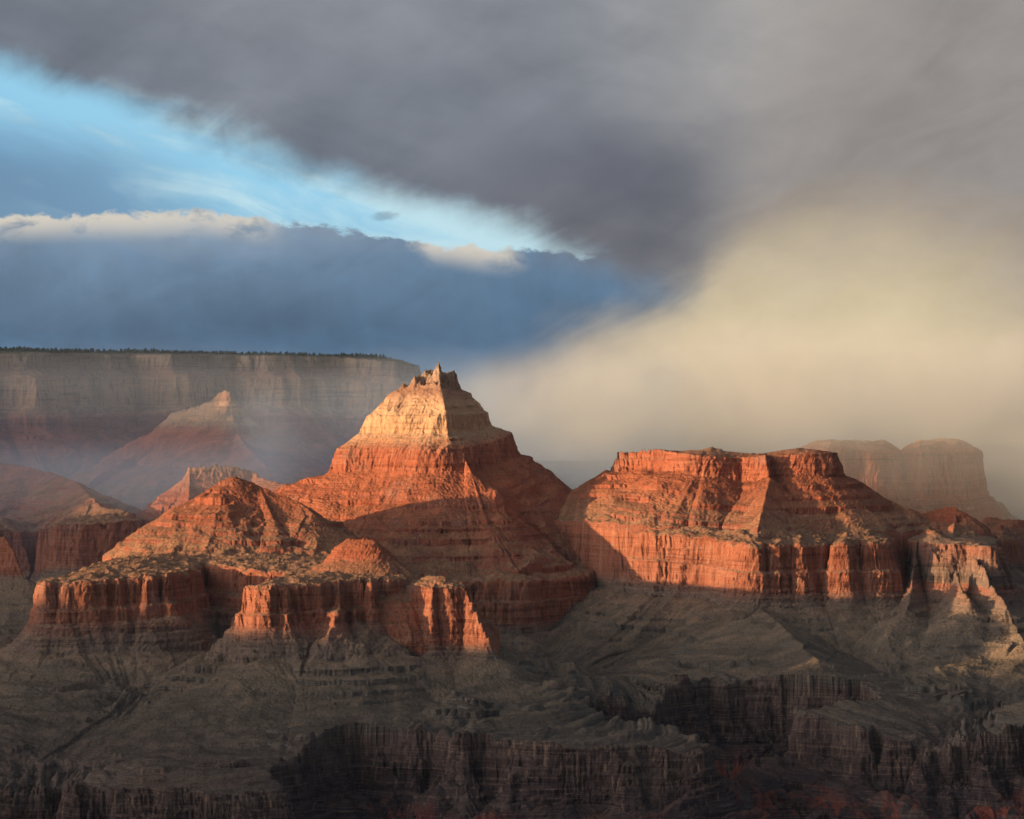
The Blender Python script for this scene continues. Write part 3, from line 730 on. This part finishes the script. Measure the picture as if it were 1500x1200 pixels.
#OBJECTS
def forest():
    rr = np.random.RandomState(7)
    sel = (GO == FIX['rim']) & (GS > 10.75) & (GY < 19500)
    idx = np.argwhere(sel)
    # spread the trees evenly over the ground rather than over the samples
    key = np.round(GX[sel] / 26).astype(int) * 100003 + np.round(GY[sel] / 34).astype(int)
    _, first = np.unique(key, return_index=True)
    idx = idx[first]
    vs, fs_ = [], []
    for i, j in idx:
        x, y, z = GX[i, j] + rr.uniform(-9, 9), GY[i, j] + rr.uniform(-9, 9), GZ[i, j]
        pn = float(perlin(np.array([x / 240.0]), np.array([y / 240.0]), 91)[0])
        if rr.rand() < 0.15 - 0.5 * min(pn, 0): continue
        h = rr.uniform(8, 20) * (1.0 + 0.7 * max(pn, -0.4)); r = h * rr.uniform(0.26, 0.42); o = len(vs)
        for ring, (hz, rz) in enumerate(((0.08, 0.75), (0.32, 1.0), (0.68, 0.55))):
            for k in range(6):
                t = k * math.pi / 3 + ring * 0.5
                q_ = r * rz * rr.uniform(0.7, 1.15)
                vs.append((x + q_ * math.cos(t), y + q_ * math.sin(t), z + h * hz))
        vs.append((x, y, z + h)); vs.append((x, y, z - 2))
        for ring in range(2):
            for k in range(6):
                a_, b_ = o + ring * 6 + k, o + ring * 6 + (k + 1) % 6
                fs_.append((a_, b_, b_ + 6, a_ + 6))
        for k in range(6):
            fs_.append((o + 12 + k, o + 12 + (k + 1) % 6, o + 18)); fs_.append((o + (k + 1) % 6, o + k, o + 19))
    me = bpy.data.meshes.new('forest'); me.from_pydata(vs, [], fs_)
    m = bpy.data.materials.new('pine_green'); m.use_nodes = True
    nt = m.node_tree; b_ = nt.nodes['Principled BSDF']; b_.inputs['Roughness'].default_value = 0.9
    g_ = nt.nodes.new('ShaderNodeNewGeometry')
    nt.links.new(ramp(nt, noise(nt, g_.outputs['Position'], 0.02, 3.0), [(0.3, (.022, .030, .018)), (0.7, (.045, .055, .030))]), b_.inputs['Base Color'])
    me.materials.append(m)
    o = bpy.data.objects.new('forest', me); o['kind'] = 'stuff'; C.objects.link(o)
BANDS = [(-9.0, 3.45, 'talus_apron'), (3.45, 5.0, 'limestone_cliff'), (5.0, 6.0, 'ledged_slope'), (6.0, 7.0, 'sandstone_cliff'), (7.0, 8.0, 'scree_slope'), (8.0, 9.6, 'pale_cliff'), (9.6, 10.8, 'upper_cliff'), (10.8, 99.0, 'plateau_top')]
INFO = {
    'temple': ('pyramid_butte', 'tall pyramid butte with pale sunlit shoulder and small red summit block', 'butte', None, {'upper_cliff': 'summit_block'}),
    'mesa': ('flat_topped_butte', 'broad red butte with level cliffed top, right of the pyramid under the cloud', 'butte', None, {}),
    'front': ('stepped_butte', 'orange stepped butte with two flat cliff edged wings below the pyramid', 'butte', None, {}),
    'cone': ('cone_butte', 'small red cone with flat cap standing on the cliff edged wing', 'butte', None, {}),
    'tower': ('rock_tower', 'ragged sunlit rock tower with pinnacles descending to the right', 'rock tower', None, {}),
    'castle': ('ragged_butte', 'brown jagged butte with broken crags beside the right frame edge', 'butte', None, {}),
    'dome': ('domed_butte', 'low rounded butte behind the brown jagged crags', 'butte', None, {}),
    'left': ('shadowed_butte', 'dark butte in shade with one sunlit tip at its cliff end', 'butte', None, {}),
    'pinnacle': ('rock_pinnacle', 'pointed dark crag at the left frame edge below the shaded butte', 'pinnacle', None, {}),
    'terrace': ('sunlit_terrace', 'bright sunlit rock terrace just behind the peak of the stepped butte', 'terrace', None, {}),
    'pyramid': ('pale_peak', 'small pale peak with lit tip standing before the far rim', 'peak', None, {}),
    'rim': ('canyon_rim', 'long level canyon rim with forested top and banded pale cliffs', 'cliff', None, {}),
    'veiled_a': ('veiled_butte', 'misty butte with peaked top behind the right end of the flat butte', 'butte', 'buttes behind the cloud', {}),
    'veiled_b': ('veiled_butte', 'misty butte past the dark notch, half lost in the grey cloud', 'butte', 'buttes behind the cloud', {}),
}
def pieces(mask):
    """connected pieces of a mask over the cells, largest first"""
    m = mask.reshape(NCOL - 1, NROW - 1)
    par, runs, prev = [], [], []
    def find(k):
        while par[k] != k:
            par[k] = par[par[k]]; k = par[k]
        return k
    for c in np.nonzero(m.any(1))[0]:
        d_ = np.diff(np.concatenate([[0], m[c].astype(np.int8), [0]]))
        cur = []
        for r0, r1 in zip(np.nonzero(d_ == 1)[0], np.nonzero(d_ == -1)[0]):
            k = len(par); par.append(k); runs.append((c, r0, r1)); cur.append((r0, r1, k))
            for p0, p1, pk, _c in (prev if prev and prev[0][3] == c - 1 else []):
                if p0 < r1 and r0 < p1:
                    ra, rb = find(k), find(pk)
                    if ra != rb: par[rb] = ra
        prev = [(a_, b_, k_, c) for a_, b_, k_ in cur]
    out = {}
    for k, (c, r0, r1) in enumerate(runs):
        out.setdefault(find(k), []).append(np.arange(r0, r1) + c * (NROW - 1))
    return sorted((np.concatenate(v) for v in out.values()), key=len, reverse=True)

band = np.zeros(fo.shape, np.int8)
for k, (lo, hi, n) in enumerate(BANDS): band[(fs >= lo) & (fs < hi)] = k
for i, f in enumerate(features):                            # loose scraps of a butte belong to the ground
    ps = pieces(fo == i)
    for p_ in ps[1:]:
        if len(p_) < 0.08 * len(ps[0]): fo[p_] = -1

def build_feature(i, f):
    sel = fo == i
    tot = int(sel.sum())
    if tot < 50: return
    name, label, cat, grp, ren = INFO[f.key]
    small = max(350, int(0.012 * tot))
    for _ in range(3):                                      # slivers join the band next to them
        for k in range(len(BANDS)):
            for p_ in pieces(sel & (band == k)):
                if len(p_) >= small: continue
                nb_ = np.concatenate([p_ - 1, p_ + 1, p_ - (NROW - 1), p_ + NROW - 1])
                nb_ = nb_[(nb_ >= 0) & (nb_ < len(band))]
                nb_ = nb_[sel[nb_] & (band[nb_] != k)]
                if len(nb_): band[p_] = np.bincount(band[nb_]).argmax()
    groups = [(BANDS[k][2], p_) for k in range(len(BANDS)) for p_ in pieces(sel & (band == k))]
    for n, p_ in groups:
        if len(p_) < 120 and len(groups) > 1: fo[p_] = -1
    groups = [g for g in groups if len(g[1]) >= 120 or len(groups) == 1]
    if len(groups) == 1:
        o = mesh_from(name, groups[0][1])
    else:
        pv = V[quads[np.nonzero(sel)[0]].ravel()]
        org = (float(pv[:, 0].mean()), float(pv[:, 1].mean()), float(pv[:, 2].min()))
        o = bpy.data.objects.new(name, None); o.location = org; C.objects.link(o)
        o.empty_display_size = 50
        for n, p_ in groups: mesh_from(ren.get(n, n), p_, o, org)
    o['label'] = label; o['category'] = cat
    if grp: o['group'] = grp
for i, f in enumerate(features): build_feature(i, f)
terrain = mesh_from('terrain', fo < 0); terrain['kind'] = 'structure'
forest()

def shade_ridge(name, a0, a1, t, zr, thick, seed, mat):
    """a long rough ridge lying across the sun's direction; zr(a) is the height of its shade line at t = 0"""
    c, sn, tn = math.cos(SUN_PHI), math.sin(SUN_PHI), math.tan(SUN_EL)
    n = 260
    prof = [(-1.0, -0.0), (-0.55, 0.42), (-0.5, 0.62), (-0.25, 0.86), (-0.2, 1.0), (0.25, 1.0), (0.3, 0.8), (0.6, 0.5), (0.65, 0.3), (1.0, 0.0)]
    rr = np.random.RandomState(seed)
    a = np.linspace(a0, a1, n)
    jag = perlin(a / 330, a * 0 + seed, 1) * 22 + perlin(a / 90, a * 0 + seed, 2) * 10
    vs, fs_ = [], []
    for i, av in enumerate(a):
        top = float(zr(av)) - t * -1 * 0 + t * tn * -1 + jag[i]
        for w, hh in prof:
            tt = t + w * thick * (1 + 0.25 * math.sin(i * 0.7 + w * 5))
            vs.append((tt * c - av * sn, tt * sn + av * c, 880 + (top - 880) * hh))
    m = len(prof)
    for i in range(n - 1):
        for j in range(m - 1):
            fs_.append((i * m + j, (i + 1) * m + j, (i + 1) * m + j + 1, i * m + j + 1))
    me = bpy.data.meshes.new(name); me.from_pydata(vs, [], fs_); me.materials.append(mat)
    at_ = me.attributes.new('stratum', 'FLOAT', 'POINT')
    at_.data.foreach_set('value', np.array([1 + 9 * (v[2] - 880) / 1600 for v in vs], f32))
    o = bpy.data.objects.new(name, me); C.objects.link(o)
    return o

# unseen rim added at left, its crest shaped to shade the canyon floor
shade_rim = shade_ridge('terrain', 5500, 15500, -3000, lambda a: np.interp(a, [5500, 9300, 9650, 10100, 10600, 11250, 11600, 12000, 12380, 12450, 12540, 12700, 12800, 13000, 13180, 13280, 13520, 13700, 14000, 14200, 15500], [1790, 1790, 1735, 1780, 1760, 1800, 1960, 2015, 2010, 1985, 1990, 2060, 2330, 2380, 2320, 2270, 2270, 2360, 2430, 2470, 2480]), 700, 3, ROCK)
shade_rim['kind'] = 'structure'

def plain(name, c):
    m = bpy.data.materials.new(name); m.use_nodes = True
    b = m.node_tree.nodes['Principled BSDF']; b.inputs['Base Color'].default_value = (*c, 1); b.inputs['Roughness'].default_value = 0.95
    return m

def blob(name, cx, cy, cz, rx, ry, rz, mat, seed, jag=0.15, sub=5):
    """a closed lumpy body"""
    import bmesh
    bm = bmesh.new(); bmesh.ops.create_icosphere(bm, subdivisions=sub, radius=1.0)
    from mathutils import noise as mn
    for v in bm.verts:
        k = 1 + jag * mn.fractal(v.co * 2.2 + Vector((seed, 0, 0)), 0.9, 2.0, 5)
        v.co = Vector((v.co.x * rx * k, v.co.y * ry * k, v.co.z * rz * k))
    me = bpy.data.meshes.new(name); bm.to_mesh(me); bm.free(); me.materials.append(mat)
    for p in me.polygons: p.use_smooth = True
    o = bpy.data.objects.new(name, me); o.location = (cx, cy, cz); C.objects.link(o)
    return o

# unseen solid clouds added at left to keep the sun off the far rim
SHADE_CLOUDM = plain('shade_cloud_white', (0.8, 0.8, 0.8))
def sunpos(a, t, zr):
    c, sn = math.cos(SUN_PHI), math.sin(SUN_PHI)
    return (t * c - a * sn, t * sn + a * c, zr - t * math.tan(SUN_EL) * -1 * -1)
p = sunpos(18300, -5200, 2400)
cl = blob('clouds', p[0], p[1], 2900, 1500, 3500, 1000, SHADE_CLOUDM, 5)
cl['kind'] = 'stuff'
p = sunpos(15330, -5200, 2400)
cl2 = blob('clouds', p[0], p[1], 2560, 900, 820, 560, SHADE_CLOUDM, 8)  # second added cloud, keeps the sun off the pale peak's lower slopes
cl2['kind'] = 'stuff'

g = bpy.data.meshes.new('ground'); g.from_pydata([(-60000, -60000, 870), (60000, -60000, 870), (60000, 60000, 870), (-60000, 60000, 870)], [], [(0, 1, 2, 3)])
g.materials.append(plain('valley_floor', (0.12, 0.09, 0.07)))
go = bpy.data.objects.new('ground', g); go['kind'] = 'structure'; C.objects.link(go)

#VOLUMES
def box(name, x0, x1, y0, y1, z0, z1, mat):
    v = [(x, y, z) for x in (x0, x1) for y in (y0, y1) for z in (z0, z1)]
    f = [(0, 1, 3, 2), (4, 6, 7, 5), (0, 4, 5, 1), (2, 3, 7, 6), (0, 2, 6, 4), (1, 5, 7, 3)]
    me = bpy.data.meshes.new(name); me.from_pydata(v, [], f); me.materials.append(mat)
    o = bpy.data.objects.new(name, me); C.objects.link(o); o['kind'] = 'stuff'
    return o
def haze_material(dens, col):
    m = bpy.data.materials.new('haze_air'); m.use_nodes = True
    nt = m.node_tree; nt.nodes.clear()
    out = nt.nodes.new('ShaderNodeOutputMaterial'); v = nt.nodes.new('ShaderNodeVolumePrincipled')
    v.inputs['Color'].default_value = (*col, 1); v.inputs['Density'].default_value = dens
    v.inputs['Anisotropy'].default_value = 0.2
    nt.links.new(v.outputs[0], out.inputs['Volume'])
    return m
box('haze', -8600, 8600, -400, 24500, 869, 2470, haze_material(1.1e-6, (0.55, 0.75, 1.0)))

def cloud_material(name, build, col=(1, 1, 1), aniso=0.0):
    m = bpy.data.materials.new(name); m.use_nodes = True
    nt = m.node_tree; nt.nodes.clear()
    out = nt.nodes.new('ShaderNodeOutputMaterial'); v = nt.nodes.new('ShaderNodeVolumePrincipled')
    v.inputs['Color'].default_value = (*col, 1); v.inputs['Anisotropy'].default_value = aniso
    tc = nt.nodes.new('ShaderNodeTexCoord'); sp = nt.nodes.new('ShaderNodeSeparateXYZ')
    nt.links.new(tc.outputs['Object'], sp.inputs[0])
    x, y, z = (Ex(nt, sp.outputs[i]) for i in range(3))
    d = build(nt, tc.outputs['Object'], x, y, z)
    nt.links.new(d.mx(0.0).s, v.inputs['Density']); nt.links.new(v.outputs[0], out.inputs['Volume'])
    return m

def bank(nt, p, x, y, z):
    n = noise(nt, p, 0.0011, 6.0, 0.58, 0.5) - 0.5
    n2 = noise(nt, p, 0.0042, 4.0, 0.6) - 0.5
    n3 = noise(nt, p, 0.0022, 5.0, 0.62, 0.8) - 0.5
    edge = (x - (z - 2250.0).mx(0.0) * 1.9 + n * 1500.0 + n3 * 700.0).step(-380, 300)
    base = z - 2040.0 + n * 560.0 + n2 * 260.0 + x.step(900, 200) * 150.0 + y.step(15200, 16600) * 300.0
    h = base.step(-60, 220)
    dep = (y + n * 900.0).step(13700, 15300) * y.step(18000, 17200)
    top = (z + n * 900.0 + n3 * 450.0).step(2620, 2060)
    main = edge * h * dep * top * 0.0020 * ((n + n3 * 0.8 + n2 * 0.4).step(-0.12, 0.12) + 0.10)
    # thinner mist hanging about the far buttes on the right
    v = (x + n * 900.0).step(-300, 300) * (z + n2 * 260.0 + n * 200.0).step(1600, 1960) * (z + n * 300.0).step(2300, 2050) * (y + n3 * 500.0).step(13350, 13900) * y.step(14700, 14300)
    v2 = (x + n * 900.0).step(1750, 2300) * (y + n3 * 500.0).step(13350, 13900) * z.step(2200, 2000)
    return main + v * (n3 * 1.6 + 0.30).clamp() * 0.0009 + v2 * 0.0003
box('clouds', -900, 4400, 13300, 18000, 1560, 2700, cloud_material('cloud_vapour', bank, (0.93, 0.90, 0.79)))

def wisp(nt, p, x, y, z):
    n = noise(nt, p, 0.0016, 5.0, 0.6, 0.6) - 0.5
    n2 = noise(nt, p, 0.006, 3.0, 0.6) - 0.5
    d1 = ((x + 980.0 + (z - 2000.0) * 0.25) * 0.0050).pw(2.0) + ((z - 2010.0) * 0.0050).pw(2.0) + ((y - 13900.0) * 0.0018).pw(2.0)
    plume = (d1 + n * 4.4 + n2 * 1.6).step(1.0, -0.6)
    d2 = ((x + 420.0) * 0.0013).pw(2.0) + ((z - 2060.0) * 0.0030).pw(2.0) + ((y - 14300.0) * 0.0010).pw(2.0)
    veil = (d2 + n * 1.8 + n2 * 0.5).step(1.2, 0.0)
    far = y.step(12100, 13300) * x.step(-600, -1000).mx(y.step(12850, 14300)) * (z + n * 300.0).step(2440, 2250)
    return plume * 0.00075 + veil * 0.00022 + far * (0.00007 + 0.00042 * (y.step(14200, 13400) * z.step(2060, 1900)))
box('mist', -3600, 700, 12000, 15900, 1500, 2467, cloud_material('thin_mist', wisp, (0.66, 0.82, 1.0)))
